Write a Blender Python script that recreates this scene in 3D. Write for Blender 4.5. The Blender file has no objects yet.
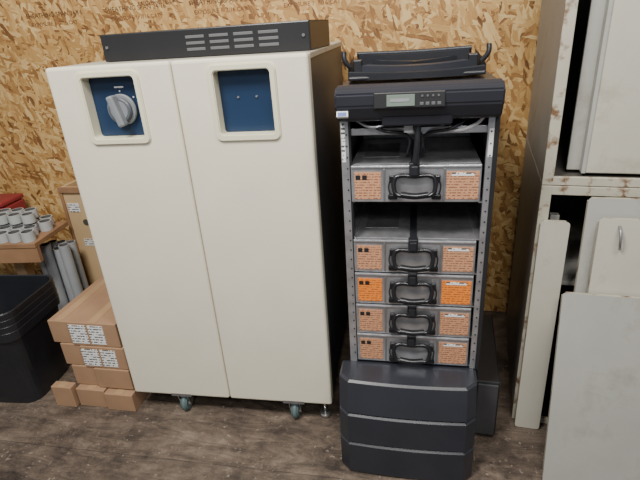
import bpy, bmesh, math, random
from mathutils import Vector, Matrix, Euler
random.seed(7)
C=bpy.context
COL=C.scene.collection
# ---------------------------------------------------------------- materials
def newmat(name):
    m=bpy.data.materials.new(name); m.use_nodes=True
    nt=m.node_tree; b=nt.nodes['Principled BSDF']
    return m,nt,b
def N(nt,t,**k):
    n=nt.nodes.new(t)
    for a,v in k.items(): setattr(n,a,v)
    return n
def ramp(nt,stops,interp='LINEAR'):
    r=N(nt,'ShaderNodeValToRGB'); cr=r.color_ramp; cr.interpolation=interp
    while len(cr.elements)>1: cr.elements.remove(cr.elements[-1])
    cr.elements[0].position=stops[0][0]; cr.elements[0].color=(*stops[0][1],1)
    for p,c in stops[1:]:
        e=cr.elements.new(p); e.color=(*c,1)
    return r
def mat(name,col,rough=.5,metal=0,var=.12,scale=6,bump=0,bscale=200,dirt=None,dirtpos=(.55,.75),dscale=3):
    m,nt,b=newmat(name)
    tc=N(nt,'ShaderNodeTexCoord')
    no=N(nt,'ShaderNodeTexNoise'); no.inputs['Scale'].default_value=scale; no.inputs['Detail'].default_value=6
    nt.links.new(tc.outputs['Object'],no.inputs['Vector'])
    lo=tuple(c*(1-var) for c in col); hi=tuple(min(1,c*(1+var)) for c in col)
    r=ramp(nt,[(.3,lo),(.7,hi)]); nt.links.new(no.outputs['Fac'],r.inputs['Fac'])
    out=r.outputs['Color']
    if dirt:
        n2=N(nt,'ShaderNodeTexNoise'); n2.inputs['Scale'].default_value=dscale; n2.inputs['Detail'].default_value=10; n2.inputs['Roughness'].default_value=.7
        nt.links.new(tc.outputs['Object'],n2.inputs['Vector'])
        r2=ramp(nt,[(dirtpos[0],(0,0,0)),(dirtpos[1],(1,1,1))]); nt.links.new(n2.outputs['Fac'],r2.inputs['Fac'])
        mx=N(nt,'ShaderNodeMixRGB'); nt.links.new(r2.outputs['Color'],mx.inputs['Fac']); nt.links.new(out,mx.inputs['Color1']); mx.inputs['Color2'].default_value=(*dirt,1)
        out=mx.outputs['Color']
    nt.links.new(out,b.inputs['Base Color'])
    b.inputs['Roughness'].default_value=rough; b.inputs['Metallic'].default_value=metal
    if bump:
        n3=N(nt,'ShaderNodeTexNoise'); n3.inputs['Scale'].default_value=bscale
        nt.links.new(tc.outputs['Object'],n3.inputs['Vector'])
        bp=N(nt,'ShaderNodeBump'); bp.inputs['Strength'].default_value=bump; bp.inputs['Distance'].default_value=.002
        nt.links.new(n3.outputs['Fac'],bp.inputs['Height']); nt.links.new(bp.outputs['Normal'],b.inputs['Normal'])
    return m
def osb_mat(name='osb_board'):
    m,nt,b=newmat(name)
    L=nt.links
    tc=N(nt,'ShaderNodeTexCoord')
    wn=N(nt,'ShaderNodeTexNoise'); wn.inputs['Scale'].default_value=14; wn.inputs['Detail'].default_value=3
    L.new(tc.outputs['Object'],wn.inputs['Vector'])
    sub=N(nt,'ShaderNodeVectorMath',operation='MULTIPLY_ADD'); L.new(wn.outputs['Color'],sub.inputs[0]); sub.inputs[1].default_value=(.03,.03,.03); L.new(tc.outputs['Object'],sub.inputs[2])
    vals=[]; edges=[]
    for ang,sx,sz in ((8,14,55),(-32,17,58),(44,17,68),(82,16,55),(-12,13,66),(-68,20,62)):
        vr=N(nt,'ShaderNodeVectorRotate',rotation_type='Y_AXIS'); vr.inputs['Angle'].default_value=math.radians(ang)
        L.new(sub.outputs[0],vr.inputs['Vector'])
        mp=N(nt,'ShaderNodeMapping'); mp.inputs['Scale'].default_value=(sx,1,sz); mp.inputs['Location'].default_value=(ang*.37,ang,.3*ang)
        L.new(vr.outputs[0],mp.inputs['Vector'])
        vo=N(nt,'ShaderNodeTexVoronoi'); vo.inputs['Scale'].default_value=1; vo.inputs['Randomness'].default_value=1
        L.new(mp.outputs[0],vo.inputs['Vector'])
        sp=N(nt,'ShaderNodeSeparateColor'); L.new(vo.outputs['Color'],sp.inputs[0])
        vals.append(sp)
        g=N(nt,'ShaderNodeTexNoise'); g.inputs['Scale'].default_value=1
        mg=N(nt,'ShaderNodeMapping'); mg.inputs['Scale'].default_value=(sx*.6,1,sz*4); L.new(vr.outputs[0],mg.inputs['Vector']); L.new(mg.outputs[0],g.inputs['Vector'])
        edges.append(g)
    cur=None
    for i,sp in enumerate(vals):
        ad=N(nt,'ShaderNodeMath',operation='MULTIPLY_ADD'); L.new(edges[i].outputs['Fac'],ad.inputs[0]); ad.inputs[1].default_value=.45
        s2=N(nt,'ShaderNodeMath',operation='MULTIPLY'); L.new(sp.outputs[0],s2.inputs[0]); s2.inputs[1].default_value=.75
        L.new(s2.outputs[0],ad.inputs[2])
        if cur is None: cur=ad.outputs[0]
        else:
            th=N(nt,'ShaderNodeMath',operation='GREATER_THAN'); L.new(sp.outputs[1],th.inputs[0]); th.inputs[1].default_value=.62
            mx=N(nt,'ShaderNodeMix'); L.new(th.outputs[0],mx.inputs[0]); L.new(cur,mx.inputs[2]); L.new(ad.outputs[0],mx.inputs[3]); cur=mx.outputs[0]
    r=ramp(nt,[(.18,(.12,.046,.012)),(.32,(.31,.15,.042)),(.5,(.46,.255,.08)),(.75,(.57,.35,.125)),(.95,(.70,.49,.22))])
    L.new(cur,r.inputs['Fac'])
    big=N(nt,'ShaderNodeTexNoise'); big.inputs['Scale'].default_value=1.7; big.inputs['Detail'].default_value=4; L.new(tc.outputs['Object'],big.inputs['Vector'])
    rb=ramp(nt,[(.3,(.8,.75,.68)),(.7,(1,1,1))]); L.new(big.outputs['Fac'],rb.inputs['Fac'])
    mu=N(nt,'ShaderNodeMixRGB',blend_type='MULTIPLY'); mu.inputs['Fac'].default_value=1; L.new(r.outputs['Color'],mu.inputs['Color1']); L.new(rb.outputs['Color'],mu.inputs['Color2'])
    L.new(mu.outputs['Color'],b.inputs['Base Color']); b.inputs['Roughness'].default_value=.6
    bp=N(nt,'ShaderNodeBump'); bp.inputs['Strength'].default_value=.35; bp.inputs['Distance'].default_value=.003; L.new(cur,bp.inputs['Height']); L.new(bp.outputs['Normal'],b.inputs['Normal'])
    return m
def floor_mat():
    m,nt,b=newmat('worn_floor_planks'); L=nt.links
    tc=N(nt,'ShaderNodeTexCoord')
    br=N(nt,'ShaderNodeTexBrick'); br.inputs['Scale'].default_value=1; br.inputs['Brick Width'].default_value=6; br.inputs['Row Height'].default_value=.30
    br.inputs['Mortar Size'].default_value=.003; br.inputs['Mortar Smooth'].default_value=.8; br.inputs['Color1'].default_value=(1,1,1,1); br.inputs['Color2'].default_value=(.82,.82,.82,1); br.inputs['Mortar'].default_value=(.2,.2,.2,1)
    mp0=N(nt,'ShaderNodeMapping'); mp0.inputs['Location'].default_value=(1.6,.13,0); L.new(tc.outputs['Object'],mp0.inputs['Vector']); L.new(mp0.outputs[0],br.inputs['Vector'])
    mp=N(nt,'ShaderNodeMapping'); mp.inputs['Scale'].default_value=(3.6,15,1); L.new(tc.outputs['Object'],mp.inputs['Vector'])
    no=N(nt,'ShaderNodeTexNoise'); no.inputs['Scale'].default_value=1; no.inputs['Detail'].default_value=13; no.inputs['Roughness'].default_value=.78; no.inputs['Distortion'].default_value=1.0; L.new(mp.outputs[0],no.inputs['Vector'])
    r=ramp(nt,[(.32,(.04,.031,.025)),(.46,(.115,.09,.07)),(.56,(.175,.14,.11)),(.70,(.29,.24,.195))]); L.new(no.outputs['Fac'],r.inputs['Fac'])
    n2=N(nt,'ShaderNodeTexNoise'); n2.inputs['Scale'].default_value=3.6; n2.inputs['Detail'].default_value=12; n2.inputs['Roughness'].default_value=.8; L.new(tc.outputs['Object'],n2.inputs['Vector'])
    r2=ramp(nt,[(.39,(.28,.25,.235)),(.5,(.76,.70,.66)),(.62,(1.1,1.05,1.0))]); L.new(n2.outputs['Fac'],r2.inputs['Fac'])
    m1=N(nt,'ShaderNodeMixRGB',blend_type='MULTIPLY'); m1.inputs['Fac'].default_value=1; L.new(r.outputs['Color'],m1.inputs['Color1']); L.new(r2.outputs['Color'],m1.inputs['Color2'])
    m2=N(nt,'ShaderNodeMixRGB',blend_type='MULTIPLY'); m2.inputs['Fac'].default_value=.6; L.new(m1.outputs['Color'],m2.inputs['Color1']); L.new(br.outputs['Color'],m2.inputs['Color2'])
    n4=N(nt,'ShaderNodeTexNoise'); n4.inputs['Scale'].default_value=60; n4.inputs['Detail'].default_value=3; L.new(tc.outputs['Object'],n4.inputs['Vector'])
    r4=ramp(nt,[(.64,(0,0,0)),(.74,(.6,.6,.6))]); L.new(n4.outputs['Fac'],r4.inputs['Fac'])
    m3=N(nt,'ShaderNodeMixRGB'); L.new(r4.outputs['Color'],m3.inputs['Fac']); L.new(m2.outputs['Color'],m3.inputs['Color1']); m3.inputs['Color2'].default_value=(.33,.27,.215,1)
    L.new(m3.outputs['Color'],b.inputs['Base Color']); b.inputs['Roughness'].default_value=.65
    bp=N(nt,'ShaderNodeBump'); bp.inputs['Strength'].default_value=.8; bp.inputs['Distance'].default_value=.006; L.new(no.outputs['Fac'],bp.inputs['Height']); L.new(bp.outputs['Normal'],b.inputs['Normal'])
    return m
def label_mat(name,base,ink,period=.0085,xs=160,fill=.15):
    m,nt,b=newmat(name); L=nt.links
    tc=N(nt,'ShaderNodeTexCoord'); sx=N(nt,'ShaderNodeSeparateXYZ'); L.new(tc.outputs['Object'],sx.inputs[0])
    k=N(nt,'ShaderNodeMath',operation='MULTIPLY'); L.new(sx.outputs['Z'],k.inputs[0]); k.inputs[1].default_value=2*math.pi/period
    si=N(nt,'ShaderNodeMath',operation='SINE'); L.new(k.outputs[0],si.inputs[0])
    g=N(nt,'ShaderNodeMath',operation='GREATER_THAN'); L.new(si.outputs[0],g.inputs[0]); g.inputs[1].default_value=fill
    mp=N(nt,'ShaderNodeMapping'); mp.inputs['Scale'].default_value=(xs,1,1/period*1.0); L.new(tc.outputs['Object'],mp.inputs['Vector'])
    no=N(nt,'ShaderNodeTexNoise'); no.inputs['Scale'].default_value=1; no.inputs['Detail'].default_value=1; L.new(mp.outputs[0],no.inputs['Vector'])
    g2=N(nt,'ShaderNodeMath',operation='GREATER_THAN'); L.new(no.outputs['Fac'],g2.inputs[0]); g2.inputs[1].default_value=.47
    mu=N(nt,'ShaderNodeMath',operation='MULTIPLY'); L.new(g.outputs[0],mu.inputs[0]); L.new(g2.outputs[0],mu.inputs[1])
    mx=N(nt,'ShaderNodeMixRGB'); L.new(mu.outputs[0],mx.inputs['Fac']); mx.inputs['Color1'].default_value=(*base,1); mx.inputs['Color2'].default_value=(*ink,1)
    L.new(mx.outputs['Color'],b.inputs['Base Color']); b.inputs['Roughness'].default_value=.55
    return m
M={}
M['osb']=osb_mat(); M['floor']=floor_mat()
M['cream']=mat('cream_enamel',(.76,.71,.575),.42,var=.03,bump=.15,bscale=350,dirt=(.52,.46,.35),dirtpos=(.62,.88),dscale=4)
M['creamring']=mat('cream_plastic',(.73,.69,.52),.4,var=.02)
M['dark']=mat('dark_grey_steel',(.05,.05,.053),.45,var=.15)
M['blue']=mat('blue_panel',(.009,.028,.072),.4,var=.08)
M['knob']=mat('grey_knob_plastic',(.09,.10,.115),.4,var=.05)
M['knobl']=mat('light_lever_plastic',(.20,.215,.23),.4,var=.05)
M['black']=mat('black_plastic',(.017,.018,.022),.34,var=.15,bump=.2,bscale=500)
M['handle']=mat('glossy_black_handle',(.010,.010,.012),.22,var=.1)
M['bezel']=mat('charcoal_bezel_plastic',(.024,.026,.034),.36,var=.12,bump=.15,bscale=400)
M['black2']=mat('black_steel',(.018,.018,.020),.38,var=.1)
M['slot']=mat('vent_grey',(.11,.11,.115),.5)
M['steel']=mat('galvanised_steel',(.52,.52,.54),.34,.78,var=.2,scale=25)
M['steeld']=mat('dull_steel',(.28,.28,.29),.40,.7,var=.2,scale=20)
M['chrome']=mat('zinc_plate',(.6,.6,.6),.25,.9)
M['wheel']=mat('caster_wheel_rubber',(.10,.15,.15),.5)
M['lab']=label_mat('brown_label',(.55,.28,.155),(.24,.105,.06))
M['labo']=label_mat('orange_label',(.85,.24,.03),(.38,.10,.02))
M['labw']=label_mat('white_label',(.78,.78,.76),(.08,.08,.08),.013,90)
M['lcd']=mat('lcd_screen',(.16,.20,.17),.2)
M['white']=mat('white_print',(.75,.75,.75),.5)
M['logo']=mat('blue_badge',(.02,.07,.3),.4)
M['grey']=mat('grey_painted_steel',(.24,.23,.205),.5,var=.08,dirt=(.11,.09,.07),dirtpos=(.54,.8))
M['greyl']=mat('light_painted_steel',(.48,.46,.385),.45,var=.05,dirt=(.25,.20,.14),dirtpos=(.54,.78))
M['greyp']=mat('pale_grey_sheet',(.37,.365,.33),.5,var=.06,dirt=(.18,.16,.13),dirtpos=(.52,.78))
M['edge']=mat('cream_edge',(.44,.41,.325),.5,var=.08,dirt=(.16,.085,.04),dirtpos=(.52,.62),dscale=14)
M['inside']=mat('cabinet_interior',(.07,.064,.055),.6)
M['card']=mat('cardboard',(.34,.205,.118),.75,var=.08,scale=10)
M['tape']=mat('packing_tape',(.42,.27,.15),.35)
M['ply']=mat('plywood_table',(.30,.165,.085),.6,var=.2,scale=8)
M['wood']=mat('raw_pine',(.56,.39,.21),.65,var=.10,scale=4)
M['pvc']=mat('grey_pvc',(.44,.45,.44),.4,var=.1)
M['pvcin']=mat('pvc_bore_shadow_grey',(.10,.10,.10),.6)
M['pvcd']=mat('grey_pipe',(.36,.38,.39),.4,var=.1)
M['red']=mat('red_plastic',(.24,.025,.03),.45)
M['ink']=mat('dark_ink',(.10,.04,.018),.7)
M['inkred']=mat('faded_ink',(.17,.065,.025),.7)
# ---------------------------------------------------------------- helpers
def link(o,parent=None):
    COL.objects.link(o)
    if parent: o.parent=parent
    return o
def group(name,loc=(0,0,0),rz=0):
    e=bpy.data.objects.new(name,None); e.location=loc; e.rotation_euler=(0,0,math.radians(rz)); e.empty_display_size=.05
    COL.objects.link(e); return e
def mesh_obj(name,bm,m,parent=None,smooth=False,loc=(0,0,0),rot=(0,0,0)):
    me=bpy.data.meshes.new(name); bm.normal_update(); bm.to_mesh(me); bm.free()
    mats=m if isinstance(m,list) else [m]
    for x in mats: me.materials.append(x)
    if smooth:
        for p in me.polygons: p.use_smooth=True
    o=bpy.data.objects.new(name,me); o.location=loc; o.rotation_euler=rot
    return link(o,parent)
def box(name,a,b,m,parent=None,bev=.0,seg=2,rot=(0,0,0)):
    a=Vector(a);b=Vector(b);c=(a+b)/2;s=b-a
    bm=bmesh.new(); bmesh.ops.create_cube(bm,size=1)
    for v in bm.verts: v.co=Vector((v.co.x*abs(s.x),v.co.y*abs(s.y),v.co.z*abs(s.z)))
    if bev: bmesh.ops.bevel(bm,geom=list(bm.edges),offset=bev,segments=seg,profile=.5,affect='EDGES')
    return mesh_obj(name,bm,m,parent,loc=c,rot=rot)
def cyl(name,p,r,h,m,parent=None,axis='Z',seg=28,r2=None,bev=0):
    bm=bmesh.new(); bmesh.ops.create_cone(bm,cap_ends=True,segments=seg,radius1=r,radius2=r if r2 is None else r2,depth=h)
    if bev:
        ed=[e for e in bm.edges if abs(e.verts[0].co.z-e.verts[1].co.z)<1e-6]
        bmesh.ops.bevel(bm,geom=ed,offset=bev,segments=2,affect='EDGES')
    rot={'Z':(0,0,0),'X':(0,math.pi/2,0),'Y':(math.pi/2,0,0)}[axis]
    o=mesh_obj(name,bm,m,parent,loc=p,rot=rot)
    for f in o.data.polygons: f.use_smooth = len(f.vertices)==4
    return o
def tube(name,pts,r,m,parent=None,closed=False,bez=True,res=6):
    cu=bpy.data.curves.new(name,'CURVE'); cu.dimensions='3D'; cu.bevel_depth=r; cu.bevel_resolution=4; cu.use_fill_caps=True
    s=cu.splines.new('BEZIER'); s.bezier_points.add(len(pts)-1)
    for bp,p in zip(s.bezier_points,pts): bp.co=p; bp.handle_left_type='AUTO'; bp.handle_right_type='AUTO'
    s.resolution_u=res
    s.use_cyclic_u=closed
    cu.materials.append(m)
    o=bpy.data.objects.new(name,cu); COL.objects.link(o)
    dg=C.evaluated_depsgraph_get(); me=bpy.data.meshes.new_from_object(o.evaluated_get(dg)); bpy.data.objects.remove(o)
    for p in me.polygons: p.use_smooth=True
    o=bpy.data.objects.new(name,me); return link(o,parent)
def apply_mods(o):
    dg=C.evaluated_depsgraph_get(); me=bpy.data.meshes.new_from_object(o.evaluated_get(dg)); o.modifiers.clear(); o.data=me
def cut(o,cutters):
    for c in cutters:
        md=o.modifiers.new('b','BOOLEAN'); md.operation='DIFFERENCE'; md.object=c; md.solver='EXACT'
    C.view_layer.update(); apply_mods(o)
    for c in cutters: bpy.data.objects.remove(c)
def rrect(cx,cz,w,h,r,n=6):
    pts=[]
    for sx,sz,a0 in ((1,1,0),(-1,1,90),(-1,-1,180),(1,-1,270)):
        for i in range(n+1):
            a=math.radians(a0+90*i/n); pts.append((cx+sx*(w/2-r)+r*math.cos(a),cz+sz*(h/2-r)+r*math.sin(a)))
    return pts
def ring_xz(name,outer,inner,y0,y1,m,parent):
    bm=bmesh.new(); n=len(outer)
    A=[bm.verts.new((x,y0,z)) for x,z in outer]; B=[bm.verts.new((x,y0,z)) for x,z in inner]
    A2=[bm.verts.new((x,y1,z)) for x,z in outer]; B2=[bm.verts.new((x,y1,z)) for x,z in inner]
    for i in range(n):
        j=(i+1)%n
        bm.faces.new((A[i],A[j],B[j],B[i])); bm.faces.new((A2[i],B2[i],B2[j],A2[j]))
        bm.faces.new((A[i],A2[i],A2[j],A[j])); bm.faces.new((B[i],B[j],B2[j],B2[i]))
    bmesh.ops.recalc_face_normals(bm,faces=bm.faces)
    ed=[e for e in bm.edges if all(abs(v.co.y-y0)<1e-6 for v in e.verts) and (set(e.verts)<=set(A) or set(e.verts)<=set(B))]
    bmesh.ops.bevel(bm,geom=ed,offset=.003,segments=2,affect='EDGES')
    return mesh_obj(name,bm,m,parent)
def prism_x(name,prof,x0,x1,m,parent,bev=0,smooth=False):
    bm=bmesh.new(); A=[bm.verts.new((x0,y,z)) for y,z in prof]; B=[bm.verts.new((x1,y,z)) for y,z in prof]
    n=len(prof); bm.faces.new(A); bm.faces.new(B[::-1])
    for i in range(n):
        j=(i+1)%n; bm.faces.new((A[i],B[i],B[j],A[j]))
    bmesh.ops.recalc_face_normals(bm,faces=bm.faces)
    if bev: bmesh.ops.bevel(bm,geom=list(bm.edges),offset=bev,segments=2,affect='EDGES')
    return mesh_obj(name,bm,m,parent)
# ---------------------------------------------------------------- room shell
WY=2.38
box('floor',(-4,-1.6,-.05),(3,WY+.1,0),M['floor'])
wall=box('wall_back',(-4,WY,0),(3,WY+.1,3),M['osb'])
def wtext(s,x,z,size,m):
    cu=bpy.data.curves.new('stamp','FONT'); cu.body=s; cu.size=size; cu.extrude=.0004
    o=bpy.data.objects.new('t',cu); COL.objects.link(o)
    C.view_layer.update()
    dg=C.evaluated_depsgraph_get(); me=bpy.data.meshes.new_from_object(o.evaluated_get(dg)); bpy.data.objects.remove(o)
    me.materials.clear(); me.materials.append(m)
    o=bpy.data.objects.new('printed_stamp',me); COL.objects.link(o)
    o.rotation_euler=(math.pi/2,0,0); o.location=Vector((x,WY-.0008,z))
    o.parent=wall; o.matrix_parent_inverse=Matrix.Translation(wall.location).inverted()
for i,x in enumerate((-1.95,-1.5,-1.06,-.62,-.18)):
    wtext('SHEATHING SPAN 24/16',x,1.625,.030,M['ink'])
    wtext('EXPOSURE 1  7/16 CAT',x+.02,1.585,.026,M['inkred'])
for x in (-.10,-1.3):
    for k in range(7): wtext('RATED PANEL MILL 418',x-.02,1.72-.022*k if x>-1 else 1.80-.026*k,.020,M['ink'])
# ---------------------------------------------------------------- cream double-door cabinet
g=group('double_door_battery_cabinet',(-1.173,1.443,0),1.29)
W=.864;Z0=.10;Z1=1.43;D=.86
box('body',(.012,.045,Z0+.01),(W-.004,D,Z1-.006),M['dark'],g,.004)
box('top_cover',(.006,.04,Z1-.02),(W,D+.004,Z1-.001),M['greyl'],g,.003)
for i,(a,b,o0,o1) in enumerate(((0,.4305,.122,.305),(.4335,W,.566,.746))):
    d=box('door_%d'%(i+1),(a,0,Z0),(b,.05,Z1),M['cream'],g,.010,3)
    C.view_layer.update()
    cx=(o0+o1)/2
    bm=bmesh.new(); pts=rrect(cx,1.297,o1-o0,.195,.012)
    A=[bm.verts.new((x,-.02,z)) for x,z in pts]; B=[bm.verts.new((x,.042,z)) for x,z in pts]
    bm.faces.new(A); bm.faces.new(B[::-1])
    for k in range(len(A)):
        j=(k+1)%len(A); bm.faces.new((A[k],B[k],B[j],A[j]))
    bmesh.ops.recalc_face_normals(bm,faces=bm.faces)
    c=mesh_obj('cutter',bm,M['creamring'],g); cut(d,[c])
    ring_xz('recess_frame_%d'%(i+1),rrect(cx,1.296,o1-o0+.034,.232,.022),rrect(cx,1.297,o1-o0-.002,.193,.012),-.008,.041,M['creamring'],g)
    box('blue_plate_%d'%(i+1),(o0+.002,.036,1.202),(o1-.002,.0415,1.392),M['blue'],g)
    if i==1:
        for sx in (-.03,.03): cyl('screw_%d'%(sx>0),(cx+sx,.034,1.31),.0035,.004,M['chrome'],g,'Y',12)
kx,kz=.226,1.288
cyl('knob_base',(kx,.028,kz),.050,.016,M['knobl'],g,'Y',40,bev=.002)
cyl('knob_dial',(kx,.014,kz),.040,.016,M['knob'],g,'Y',40,bev=.004)
cyl('knob_rim',(kx,.0075,kz),.032,.006,M['knobl'],g,'Y',40,bev=.002)
box('knob_lever',(kx-.012,-.022,kz-.050),(kx+.012,.010,kz+.050),M['knobl'],g,.006,rot=(0,math.radians(-14),0))
for k in (0,2,4):
    a=math.radians(-50+k*25); box('dial_tick_%d'%k,(kx+math.sin(a)*.058-.002,.0335,kz+math.cos(a)*.058-.002),(kx+math.sin(a)*.058+.002,.036,kz+math.cos(a)*.058+.002),M['white'],g)
box('dial_text',(kx-.016,.034,kz+.068),(kx+.016,.036,kz+.073),M['white'],g)
def caster(parent,i,x,y):
    R=.042
    box('caster_plate_%d'%i,(x-.045,y-.035,Z0-.006),(x+.045,y+.05,Z0+.012),M['steeld'],parent,.002)
    cyl('caster_wheel_%d'%i,(x,y,R),R,.030,M['wheel'],parent,'X',32,bev=.007)
    cyl('caster_hub_%d'%i,(x,y,R),.016,.044,M['chrome'],parent,'X',20)
    for s in (-1,1):
        bm=bmesh.new(); P=[(-.03,.098),(.034,.098),(.02,.035),(-.010,.028)]
        A=[bm.verts.new((x+s*.020,y+a,z)) for a,z in P]; B=[bm.verts.new((x+s*.0235,y+a,z)) for a,z in P]
        bm.faces.new(A); bm.faces.new(B[::-1])
        for k in range(4): bm.faces.new((A[k],B[k],B[(k+1)%4],A[(k+1)%4]))
        bmesh.ops.recalc_face_normals(bm,faces=bm.faces); mesh_obj('caster_fork_%d_%d'%(i,s>0),bm,M['chrome'],parent)
    cyl('caster_swivel_%d'%i,(x,y,.091),.028,.014,M['chrome'],parent)
caster(g,1,.215,.035); caster(g,2,.705,.035); caster(g,3,.235,.78); caster(g,4,.705,.78)
cyl('leveling_foot_pad',(.825,.05,.010),.022,.020,M['chrome'],g); cyl('leveling_foot_rod',(.825,.05,.06),.007,.09,M['chrome'],g)
box('base_rail',(.03,.09,.080),(W-.03,.12,Z0+.012),M['dark'],g)
# vented rack panel on top
v=group('vented_rack_panel',(-1.060,1.612,1.430),-1.6)
box('face',(0,0,0),(.735,.014,.088),M['black2'],v,.004)
box('top_plate',(.004,.010,.082),(.735,.32,.088),M['black2'],v,.002)
box('bottom_plate',(.004,.010,0),(.735,.32,.005),M['black2'],v,.002)
box('end_plate_1',(.0,.010,0),(.006,.32,.088),M['black2'],v,.002)
box('end_plate_2',(.729,.010,0),(.735,.32,.088),M['black2'],v,.002)
box('rear_plate',(.004,.315,0),(.731,.32,.088),M['black2'],v,.001)
for r in range(3):
    for c_ in range(4):
        x=.315+c_*.084; box('vent_slot_%d_%d'%(r,c_),(x,-.0015,.020+r*.019),(x+.066,.004,.029+r*.019),M['slot'],v,.001)
for x in (.02,.715):
    cyl('panel_screw_%d'%(x>.1),(x,-.001,.046),.005,.006,M['slot'],v,'Y',12)
# ---------------------------------------------------------------- UPS tower
u=group('ups_tower',(0,1.40,0),0)
xl,xr=-.215,.222
box('left_side_panel',(xl,.01,.04),(xl+.012,.72,1.25),M['steeld'],u)
box('right_side_panel',(xr-.006,.03,.04),(xr,.72,1.25),M['dark'],u)
box('rear_panel',(xl,.71,.04),(xr,.72,1.25),M['dark'],u)
box('left_post',(xl,0,.38),(xl+.024,.02,1.25),M['steel'],u,.001)
box('right_post',(xr-.022,0,.38),(xr-.004,.016,1.25),M['steel'],u,.001)
box('right_outer_trim',(xr-.004,-.004,.38),(xr+.008,.02,1.25),M['black2'],u,.001)
box('left_inner_trim',(xl+.024,.004,.38),(xl+.030,.02,1.25),M['black2'],u,.001)
box('post_label',(xl+.003,-.0012,1.12),(xl+.014,.001,1.235),M['labw'],u)
box('post_label_2',(xr-.018,-.0012,1.13),(xr-.006,.001,1.21),M['white'],u)
for k in range(24):
    for x in (xl+.018,xr-.012): cyl('post_hole',(x,-.0005,.42+k*.034),.0025,.003,M['black2'],u,'Y',8)
box('chassis_base',(xl,.01,.03),(xr,.72,.36),M['black2'],u,.003)
box('chassis_top',(xl-.003,-.01,1.245),(xr+.003,.74,1.335),M['bezel'],u,.006)
box('top_crossbar',(xl+.03,.02,1.195),(xr-.02,.035,1.215),M['steel'],u,.001)
box('upper_shelf',(xl+.012,.10,1.185),(xr-.012,.70,1.19),M['steeld'],u)
box('upper_inner_wall',(xl+.03,.36,1.11),(xr-.03,.365,1.185),M['steeld'],u)
bz=[.388,.508,.629,.750,.993]
for k,z in enumerate(bz+[.871]):
    box('slot_rail_l%d'%k,(xl+.012,.01,z-.006),(xl+.034,.70,z-.002),M['steel'],u)
    box('slot_rail_r%d'%k,(xr-.032,.01,z-.006),(xr-.006,.70,z-.002),M['steel'],u)
def battery(k,z,orange=False):
    x0,x1=-.188,.192; H=.115; f=.0
    lab=M['labo'] if orange else M['lab']
    box('battery_case_%d'%k,(x0,f,z),(x1,.60,z+H),M['steel'],u,.002)
    box('battery_lid_seam_%d'%k,(x0+.004,f+.018,z+H-.0005),(x1-.004,f+.021,z+H+.001),M['steeld'],u)
    box('battery_front_lip_%d'%k,(x0+.002,f-.004,z+H-.007),(x1-.002,f,z+H-.001),M['steel'],u,.001)
    box('battery_top_label_%d'%k,(x0+.03,f+.10,z+H),(x0+.14,f+.28,z+H+.0008),M['steeld'],u)
    for s in (-1,1): box('battery_bay_ridge_%d_%d'%(k,s>0),(s*.088-.0025,f-.004,z+.006),(s*.088+.0025,f,z+H-.010),M['steeld'],u,.001)
    box('battery_label_l%d'%k,(x0+.010,f-.0015,z+.010),(x0+.090,f+.001,z+.096),lab,u)
    box('battery_label_r%d'%k,(x1-.098,f-.0015,z+.010),(x1-.006,f+.001,z+.096),lab,u)
    box('battery_barcode_r%d'%k,(x1-.084,f-.0025,z+.082),(x1-.020,f+.001,z+.092),M['labw'],u)
    box('battery_icon_l%d'%k,(x0+.014,f-.0025,z+.072),(x0+.028,f+.001,z+.086),M['black2'],u)
    box('battery_icon_l2_%d'%k,(x0+.034,f-.0025,z+.072),(x0+.048,f+.001,z+.086),M['black2'],u)
    box('battery_connector_%d'%k,(-.014,f-.022,z+.082),(.016,f,z+H+.012),M['black'],u,.003)
    box('battery_connector_tip_%d'%k,(-.010,f-.028,z+.090),(.012,f-.018,z+H+.004),M['black'],u,.003)
    if k in(4,3): box('battery_cable_strap_%d'%k,(-.010,f,z+H),(.012,.30,z+H+.010),M['black'],u,.003)
    cxh=.002; w=.060; zt=z+.084; zb=z+.040
    P=[(-.88,-.10),(-1,.30),(-.98,.80),(-.85,1),(0,1.02),(.85,1),(.98,.80),(1,.30),(.88,-.10),(.45,-.22),(0,-.24),(-.45,-.22)]
    tube('battery_handle_%d'%k,[(cxh+w*a,f-.014-.014*(1-b_) ,zb+(zt-zb)*b_) for a,b_ in P],.0070,M['handle'],u,True)
    for s in (-1,1):
        box('battery_handle_pivot_%d_%d'%(k,s>0),(cxh+s*.066-.008,f-.018,zt-.018),(cxh+s*.066+.008,f,zt+.004),M['handle'],u,.003)
        box('battery_foot_clip_%d_%d'%(k,s>0),(cxh+s*.064-.014,f-.014,z+.012),(cxh+s*.064+.014,f,z+.028),M['handle'],u,.003)
        tube('battery_bail_wire_%d_%d'%(k,s>0),[(cxh+s*.071,f-.006,zt-.01),(cxh+s*.076,f-.010,zt-.035),(cxh+s*.068,f-.010,z+.02)],.0022,M['black'],u)
    tube('battery_grip_%d'%k,[(cxh-.040,f-.030,zb-.006),(cxh,f-.032,zb-.010),(cxh+.040,f-.030,zb-.006)],.0100,M['handle'],u)
for k,z in enumerate(bz): battery(k,z,k==2)
for k,(x,xx) in enumerate(((-.14,-.02),(.0,.02),(.15,.03))):
    tube('battery_cable_%d'%k,[(x,.03,1.24),(x*.7,-.002,1.215),(xx,.02,1.19),(xx,.06,1.13)],.005,M['black'],u)
tube('battery_cable_vertical',[(.008,-.018,1.24),(.008,-.024,1.19),(.004,-.02,1.12)],.009,M['black'],u)
tube('cable_a',[(.05,.06,1.24),(.10,.02,1.205),(.17,.02,1.22),(.19,.02,1.24)],.005,M['white'],u)
tube('cable_b',[(-.17,.02,1.24),(-.12,.0,1.222),(-.05,.02,1.24)],.005,M['steel'],u)
box('cable_tag',(-.03,-.004,1.205),(-.005,-.002,1.225),M['white'],u)
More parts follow.
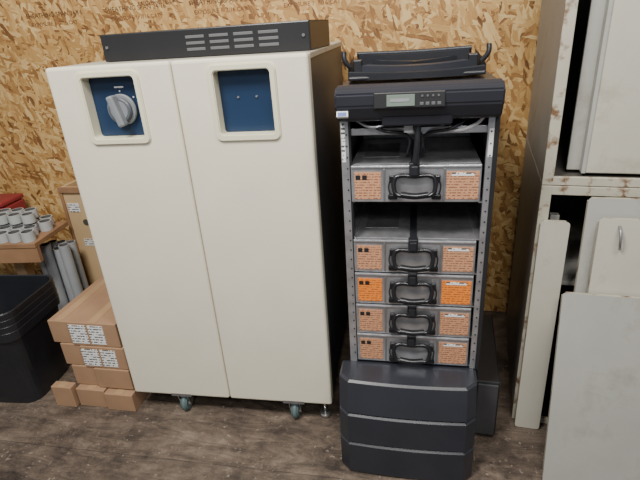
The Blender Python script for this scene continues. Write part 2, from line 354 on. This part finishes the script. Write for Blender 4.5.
# control head bezel
prof=[(-.052,1.336),(-.070,1.324),(-.066,1.290),(-.045,1.252),(-.02,1.242),(.0,1.242),(.0,1.342),(-.035,1.344)]
prism_x('control_bezel',prof,xl-.002,xr+.004,M['bezel'],u,.005)
prism_x('control_bezel_chin',[(-.052,1.262),(-.046,1.232),(-.02,1.228),(-.01,1.262)],-.09,.10,M['bezel'],u,.004)
rx=-.10
box('display_surround',(-.110,-.0725,1.284),(.078,-.060,1.326),M['black2'],u,.003,rot=(rx,0,0))
box('lcd_screen',(-.075,-.0755,1.290),(-.001,-.069,1.320),M['lcd'],u,.001,rot=(rx,0,0))
box('lcd_text',(-.065,-.0765,1.302),(-.015,-.0745,1.310),M['steel'],u,rot=(rx,0,0))
for k in range(4): box('key_%d'%k,(.012+k*.015,-.0755,1.291),(.022+k*.015,-.069,1.299),M['slot'],u,.001)
for k in range(4): cyl('led_%d'%k,(.018+k*.014,-.073,1.315),.003,.004,M['slot'],u,'Y',10)
box('badge',(xl+.002,-.066,1.262),(xl+.034,-.052,1.278),M['white'],u,.001,rot=(-.5,0,0))
box('badge_print',(xl+.006,-.067,1.2645),(xl+.030,-.055,1.2755),M['logo'],u,rot=(-.5,0,0))
def band(name,z0,z1,d0,d1):
    n=14; x0,x1=-.246,.218
    bm=bmesh.new(); rows=[]
    zs=[z0,z0+.006,z1-.006,z1]; off=[.006,0,0,.006]
    for zi,(z,of) in enumerate(zip(zs,off)):
        t=(z-z0)/(z1-z0); dd=d0+(d1-d0)*t
        row=[]
        for i in range(n+1):
            s=i/n*2-1; x=(x0+x1)/2+s*((x1-x0)/2-of)
            cor=max(0,(abs(s)-.86)/.14); y=-dd+of+.012*s*s+.03*cor**2
            row.append(bm.verts.new((x,y,z)))
        rows.append(row)
    back=[[bm.verts.new((v.co.x,.0,v.co.z)) for v in r] for r in rows]
    for a in range(3):
        for i in range(n):
            bm.faces.new((rows[a][i],rows[a][i+1],rows[a+1][i+1],rows[a+1][i])); bm.faces.new((back[a][i],back[a+1][i],back[a+1][i+1],back[a][i+1]))
        bm.faces.new((rows[a][0],rows[a+1][0],back[a+1][0],back[a][0])); bm.faces.new((rows[a][n],back[a][n],back[a+1][n],rows[a+1][n]))
    for i in range(n):
        bm.faces.new((rows[0][i],back[0][i],back[0][i+1],rows[0][i+1])); bm.faces.new((rows[3][i],rows[3][i+1],back[3][i+1],back[3][i]))
    bmesh.ops.recalc_face_normals(bm,faces=bm.faces)
    mesh_obj(name,bm,M['bezel'],u,smooth=False)
band('base_bezel_top',.263,.380,.150,.115)
band('base_bezel_middle',.142,.261,.162,.150)
band('base_bezel_bottom',.004,.140,.166,.162)
box('base_ledge',(xl-.006,-.06,.352),(xr,.02,.376),M['bezel'],u,.004)
# dark box filling the dark area right of tower
bc=group('dark_box',(.238,1.47,0),-4)
box('dark_box_shell',(0,0,.012),(.085,.45,.27),M['black2'],bc,.006); box('dark_box_front',(.006,-.006,.02),(.079,.004,.26),M['dark'],bc,.003)
for q in (.06,.39): box('case_foot',(.01,q,0),(.075,q+.03,.014),M['black'],bc,.002)
# spare plastic cover lying on top
t=group('spare_plastic_bezel',(0.0,1.475,1.344),2)
def arcwall(name,pts,th,m,parent):
    bm=bmesh.new(); cxm=sum(p[0] for p in pts)/len(pts); cym=.10
    rows=[]
    for x,y,z0,z1 in pts:
        d=Vector((cxm-x,cym-y,0)).normalized()*th
        rows.append([bm.verts.new((x,y,z0)),bm.verts.new((x,y,z1-.003)),bm.verts.new((x+d.x*.4,y+d.y*.4,z1)),bm.verts.new((x+d.x,y+d.y,z1-.003)),bm.verts.new((x+d.x,y+d.y,z0))])
    for A,B in zip(rows,rows[1:]):
        for k in range(5): j=(k+1)%5; bm.faces.new((A[k],A[j],B[j],B[k]))
    bm.faces.new(rows[0]); bm.faces.new(rows[-1][::-1])
    bmesh.ops.recalc_face_normals(bm,faces=bm.faces)
    return mesh_obj(name,bm,m,parent)
box('tray_floor',(-.195,.0,0),(.195,.25,.012),M['black'],t,.005)
def bow(name,y0,bw,x0,x1,z0,z1,th,m):
    n=16; pts=[]
    for i in range(n+1):
        s=i/n*2-1; pts.append(((x0+x1)/2+s*(x1-x0)/2,y0-bw*(1-s*s),z0,z1-.006*(1-s*s)))
    return arcwall(name,pts,th,m,t)
bow('front_edge',.012,.022,-.195,.195,0,.026,.014,M['black'])
bow('middle_step',.085,.020,-.160,.160,.010,.038,.05,M['bezel'])
bow('inner_ridge',.15,.02,-.13,.13,.012,.046,.03,M['black'])
bow('rear_wall',.245,-.018,-.185,.185,0,.060,.010,M['black'])
for s in (-1,1):
    n=10
    arcwall('side_wall_%d'%(s>0),[(s*(.195+.006*math.sin(math.pi*i/n)),.01+.235*i/n,0,.028+.028*(i/n)**1.5) for i in range(n+1)],.010,M['black'],t)
    tube('mounting_ear_%d'%(s>0),[(s*.196,.10,.03),(s*.212,.095,.052),(s*.214,.10,.076)],.0075,M['black'],t)
    box('clip_%d'%(s>0),(s*.175-.014,.12,.01),(s*.175+.014,.15,.050),M['black'],t,.004)
tube('rear_rim',[(-.185,.245,.060),(-.12,.258,.058),(0,.265,.056),(.12,.258,.058),(.185,.245,.060)],.007,M['bezel'],t)
# ---------------------------------------------------------------- right grey cabinets
def locker(name,z0,z1,loc,rz,w=.80,d=.70):
    c=group(name,(loc[0],loc[1],z0),rz); h=z1-z0; th=.018
    box('side_left',(0,0,0),(th,d,h),M['grey'],c,.002)
    box('side_right',(w-th,0,0),(w,d,h),M['grey'],c,.002)
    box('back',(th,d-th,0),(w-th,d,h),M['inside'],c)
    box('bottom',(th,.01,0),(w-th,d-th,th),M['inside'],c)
    box('top',(th,.01,h-th),(w-th,d-th,h),M['greyl'],c)
    box('front_stile_left',(-.002,-.006,0),(.030,.006,h),M['edge'],c,.002)
    box('front_stile_right',(w-.03,-.006,0),(w+.002,.006,h),M['edge'],c,.002)
    box('front_rail_top',(.028,-.006,h-.030),(w-.028,.006,h),M['edge'],c,.002)
    box('front_rail_bottom',(.028,-.006,0),(w-.028,.006,.028),M['edge'],c,.002)
    return c,h
lo,h=locker('metal_storage_cabinet',0,.985,(.407,1.585),-7)
up,h2=locker('metal_storage_cabinet',.987,2.05,(.407,1.585),-7)
box('stored_panel_1',(.115,.035,.03),(.75,.055,h2-.08),M['greyl'],up,.004)
box('stored_panel_1_flange',(.112,.03,.03),(.124,.075,h2-.08),M['greyp'],up,.002)
box('stored_panel_2',(.075,.07,.03),(.70,.085,h2-.12),M['greyp'],up,.003)
box('stored_shelf_slats',(.04,.10,.02),(.07,.55,.55),M['greyp'],lo,.002)
box('inner_shelf',(.02,.05,.60),(.78,.66,.615),M['greyp'],lo,.002)
box('stored_panel_3',(.045,.06,.02),(.075,.09,.86),M['greyp'],lo,.003)
def sheet(name,x0,w,yb,yt,zt,m,flange=.02,hooks=False,rz=-5):
    L_=math.hypot(yt-yb,zt); lean=math.atan2(yt-yb,zt)
    gx=bpy.data.objects.new(name,None); COL.objects.link(gx); gx.location=(x0,yb,0)
    gx.rotation_euler=Euler((-lean,0,math.radians(rz)),'XYZ')
    # skin with rounded corners
    bm=bmesh.new(); pts=rrect(w/2,.003+(L_-.003)/2,w,L_-.003,.010,4)
    A=[bm.verts.new((x,0,z)) for x,z in pts]; B=[bm.verts.new((x,.004,z)) for x,z in pts]
    bm.faces.new(A); bm.faces.new(B[::-1])
    for k in range(len(A)):
        j=(k+1)%len(A); bm.faces.new((A[k],B[k],B[j],A[j]))
    bmesh.ops.recalc_face_normals(bm,faces=bm.faces); mesh_obj('skin',bm,m,gx)
    box('flange_left',(0,.002,0.013),(.004,flange,L_-.010),M['edge'],gx,.001)
    box('flange_right',(w-.004,.002,0.013),(w,flange,L_-.010),M['edge'],gx,.001)
    box('flange_top',(.010,.002,L_-.004),(w-.010,flange,L_),M['edge'],gx,.001)
    if hooks:
        for q in (.055,.33):
            tube('hook',[(q,-.002,L_-.02),(q,-.02,L_-.035),(q+.004,-.02,L_-.075),(q+.01,-.004,L_-.09)],.004,M['steeld'],gx)
    return gx
sheet('narrow_steel_panel',.408,.088,1.535,1.555,.87,M['greyl'],.02)
sheet('steel_door_panel',.52,.60,1.43,1.515,.965,M['greyp'],.018)
sheet('steel_door_panel',.545,.58,1.385,1.470,.915,M['greyl'],.018,True)
sheet('steel_door_panel',.456,.70,1.285,1.425,.68,M['greyp'],.018)
# ---------------------------------------------------------------- left: cardboard boxes
cb=group('cardboard_box_stack',(0,0,0))
def cbox(i,a,b,label=False,rz=0):
    box('box_%d'%i,a,b,M['card'],cb,.003,rot=(0,0,math.radians(rz)))
    mx=(a[0]+b[0])/2
    box('box_tape_%d'%i,(mx-.018,a[1]+.002,b[2]-.001),(mx+.018,b[1]-.002,b[2]+.0008),M['tape'],cb,rot=(0,0,math.radians(rz)))
    if label:
        box('box_label_%d'%i,(a[0]+.004,a[1]-.002,a[2]+.012),(a[0]+.085,a[1]+.001,b[2]-.012),M['labw'],cb)
        box('box_label2_%d'%i,(a[0]+.095,a[1]-.002,a[2]+.012),(a[0]+.165,a[1]+.001,b[2]-.012),M['labw'],cb)
cbox(1,(-1.465,1.44,0),(-1.325,1.85,.095)); cbox(2,(-1.32,1.43,0),(-1.185,1.85,.09))
cbox(3,(-1.475,1.47,.097),(-1.36,1.86,.20)); cbox(4,(-1.358,1.46,.097),(-1.19,1.86,.20))
cbox(5,(-1.50,1.475,.202),(-1.402,1.87,.312)); cbox(6,(-1.398,1.465,.202),(-1.19,1.87,.312),True)
cbox(7,(-1.53,1.48,.314),(-1.432,1.885,.425)); cbox(8,(-1.428,1.47,.314),(-1.20,1.885,.43),True)
cbox(9,(-1.575,1.425,0),(-1.475,1.465,.11),False)
# ---------------------------------------------------------------- bins
def bin_(parent,i,z0,w,d,hh):
    bm=bmesh.new()
    def loop(sc,z): return [bm.verts.new((x,y,z)) for x,y in rrect(0,0,w*sc,d*sc,.06)]
    ls=[loop(.80,z0),loop(.985,z0+hh-.05),loop(1.03,z0+hh-.045),loop(1.04,z0+hh-.004),loop(1.02,z0+hh),loop(.985,z0+hh-.004),loop(.97,z0+hh-.05),loop(.79,z0+.006)]
    for A,B in zip(ls,ls[1:]):
        for k in range(len(A)):
            j=(k+1)%len(A); bm.faces.new((A[k],A[j],B[j],B[k]))
    bm.faces.new(ls[0][::-1]); bm.faces.new(ls[-1])
    bmesh.ops.recalc_face_normals(bm,faces=bm.faces)
    mesh_obj('bin_%d'%i,bm,M['black'],parent)
bn=group('nested_plastic_bins',(-1.835,1.555,0),4)
for k in range(4): bin_(bn,k+1,k*.030,.37,.35,.41)
# ---------------------------------------------------------------- table with couplings
TX,TY=-1.80,1.82
tb=group('wooden_work_table',(TX,TY,0),6)
box('top',(-1.1,0,.60),(0,.29,.625),M['ply'],tb,.003)
box('apron',(-1.1,.004,.52),(0,.03,.60),M['ply'],tb,.002)
for x in (-1.05,-.32):
    box('leg_%d'%(x>-.5),(x,.20,0),(x+.06,.26,.60),M['wood'],tb,.003); box('leg_f%d'%(x>-.5),(x-.1,.035,0),(x-.04,.09,.60),M['wood'],tb,.003)
def rings(name,items,m,parent,ti=.005):
    bm=bmesh.new()
    for (x,y,z,r,h) in items:
        n=20; L_=[]
        for rr,zz in ((r,z),(r,z+h),(r-ti,z+h),(r-ti,z+.002)):
            L_.append([bm.verts.new((x+rr*math.cos(2*math.pi*k/n),y+rr*math.sin(2*math.pi*k/n),zz)) for k in range(n)])
        for q,(A,B) in enumerate(zip(L_,L_[1:]+L_[:1])):
            for k in range(n):
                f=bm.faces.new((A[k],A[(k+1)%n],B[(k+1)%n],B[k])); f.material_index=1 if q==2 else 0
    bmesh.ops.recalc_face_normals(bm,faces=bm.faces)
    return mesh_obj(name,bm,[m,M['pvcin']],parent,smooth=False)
it=[]
for r in range(4):
    for c_ in range(11):
        it.append((-.045-c_*.068-(r%2)*.03+random.uniform(-.003,.003),.038+r*.068+random.uniform(-.002,.002),.626,.031,.045+random.uniform(0,.008)))
for r in range(2):
    for c_ in range(8):
        it.append((-.10-c_*.072-r*.03,.145+r*.068,.682,.031,.045))
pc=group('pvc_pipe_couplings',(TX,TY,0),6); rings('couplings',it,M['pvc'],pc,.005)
rt=group('red_tool_case',(-2.36,2.13,0.60),4)
box('case_body',(-.35,0,.02),(.12,.18,.085),M['red'],rt,.01); box('case_lid',(-.352,-.002,.088),(.122,.182,.115),M['red'],rt,.008)
box('case_latch',(-.08,-.008,.07),(-.04,.0,.10),M['black'],rt,.002)
for q in (-.3,.05): box('case_foot',(q,.02,-.60),(q+.03,.05,.022),M['wood'],rt,.002)
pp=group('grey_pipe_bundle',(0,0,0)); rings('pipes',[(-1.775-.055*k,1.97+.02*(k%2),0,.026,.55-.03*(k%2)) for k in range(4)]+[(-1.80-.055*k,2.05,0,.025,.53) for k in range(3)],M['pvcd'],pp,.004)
cr=group('wooden_crate',(-1.86,2.155,0),0)
box('front_board',(.0,0,.12),(.46,.018,.80),M['wood'],cr,.002); box('side_board',(0,.02,0),(.018,.19,.80),M['wood'],cr,.002); box('side_board_2',(.442,.02,0),(.46,.19,.80),M['wood'],cr,.002)
box('top_cleat',(-.004,-.014,.772),(.464,.0,.803),M['ply'],cr,.002); box('edge_cleat',(-.004,-.010,.12),(.012,.0,.772),M['ply'],cr,.002)
box('back_board',(.018,.172,0),(.442,.19,.80),M['wood'],cr)
box('crate_label',(.022,-.002,.66),(.09,.0005,.71),M['labw'],cr); box('crate_label_2',(.06,-.002,.46),(.14,.0005,.50),M['labw'],cr)
cyl('crate_hand_hole',(.105,-.0005,.60),.018,.003,M['inside'],cr,'Y')
# ---------------------------------------------------------------- lights / world
def area(name,loc,target,size,e,col=(1,1,1)):
    l=bpy.data.lights.new(name,'AREA'); l.energy=e; l.size=size; l.color=col
    o=bpy.data.objects.new(name,l); o.location=loc; o.rotation_euler=(Vector(target)-Vector(loc)).to_track_quat('-Z','Y').to_euler(); COL.objects.link(o)
area('ceiling_light',(-1.0,.0,3.3),(-.4,1.9,.6),.7,105,(1,.97,.92))
area('ceiling_light.001',(.7,.2,3.3),(.2,2.1,.8),.7,42,(1,.96,.90))
area('front_fill_light',(.1,-.9,2.6),(0,1.5,.7),.4,28,(1,.98,.95))  # added fill from the front to brighten the metal faces, not a room lamp
w=bpy.data.worlds.new('World'); C.scene.world=w; w.use_nodes=True
w.node_tree.nodes['Background'].inputs[0].default_value=(.90,.94,1,1); w.node_tree.nodes['Background'].inputs[1].default_value=.27
# ---------------------------------------------------------------- camera
F=480; VPX,VPY=75,1073
Ln=math.hypot(VPX,VPY); s_,c_=VPX/Ln,VPY/Ln
p=math.atan(F/Ln); sp_,cp_=math.sin(p),math.cos(p)
def room(v): return Vector((.978*v.x-.208*v.y,.208*v.x+.978*v.y,v.z)).normalized()
R0=Vector((1,0,0)); U0=Vector((0,sp_,cp_)); F0=Vector((0,cp_,-sp_))
Rc=room(c_*R0-s_*U0); Uc=room(s_*R0+c_*U0); Fc=room(F0)
cam=bpy.data.cameras.new('camera'); cam.lens=F/640*36; cam.sensor_width=36; cam.clip_start=.02
co=bpy.data.objects.new('camera',cam); COL.objects.link(co)
mtx=Matrix((Rc,Uc,-Fc)).transposed().to_4x4(); mtx.translation=(0,0,1.5); co.matrix_world=mtx
C.scene.camera=co
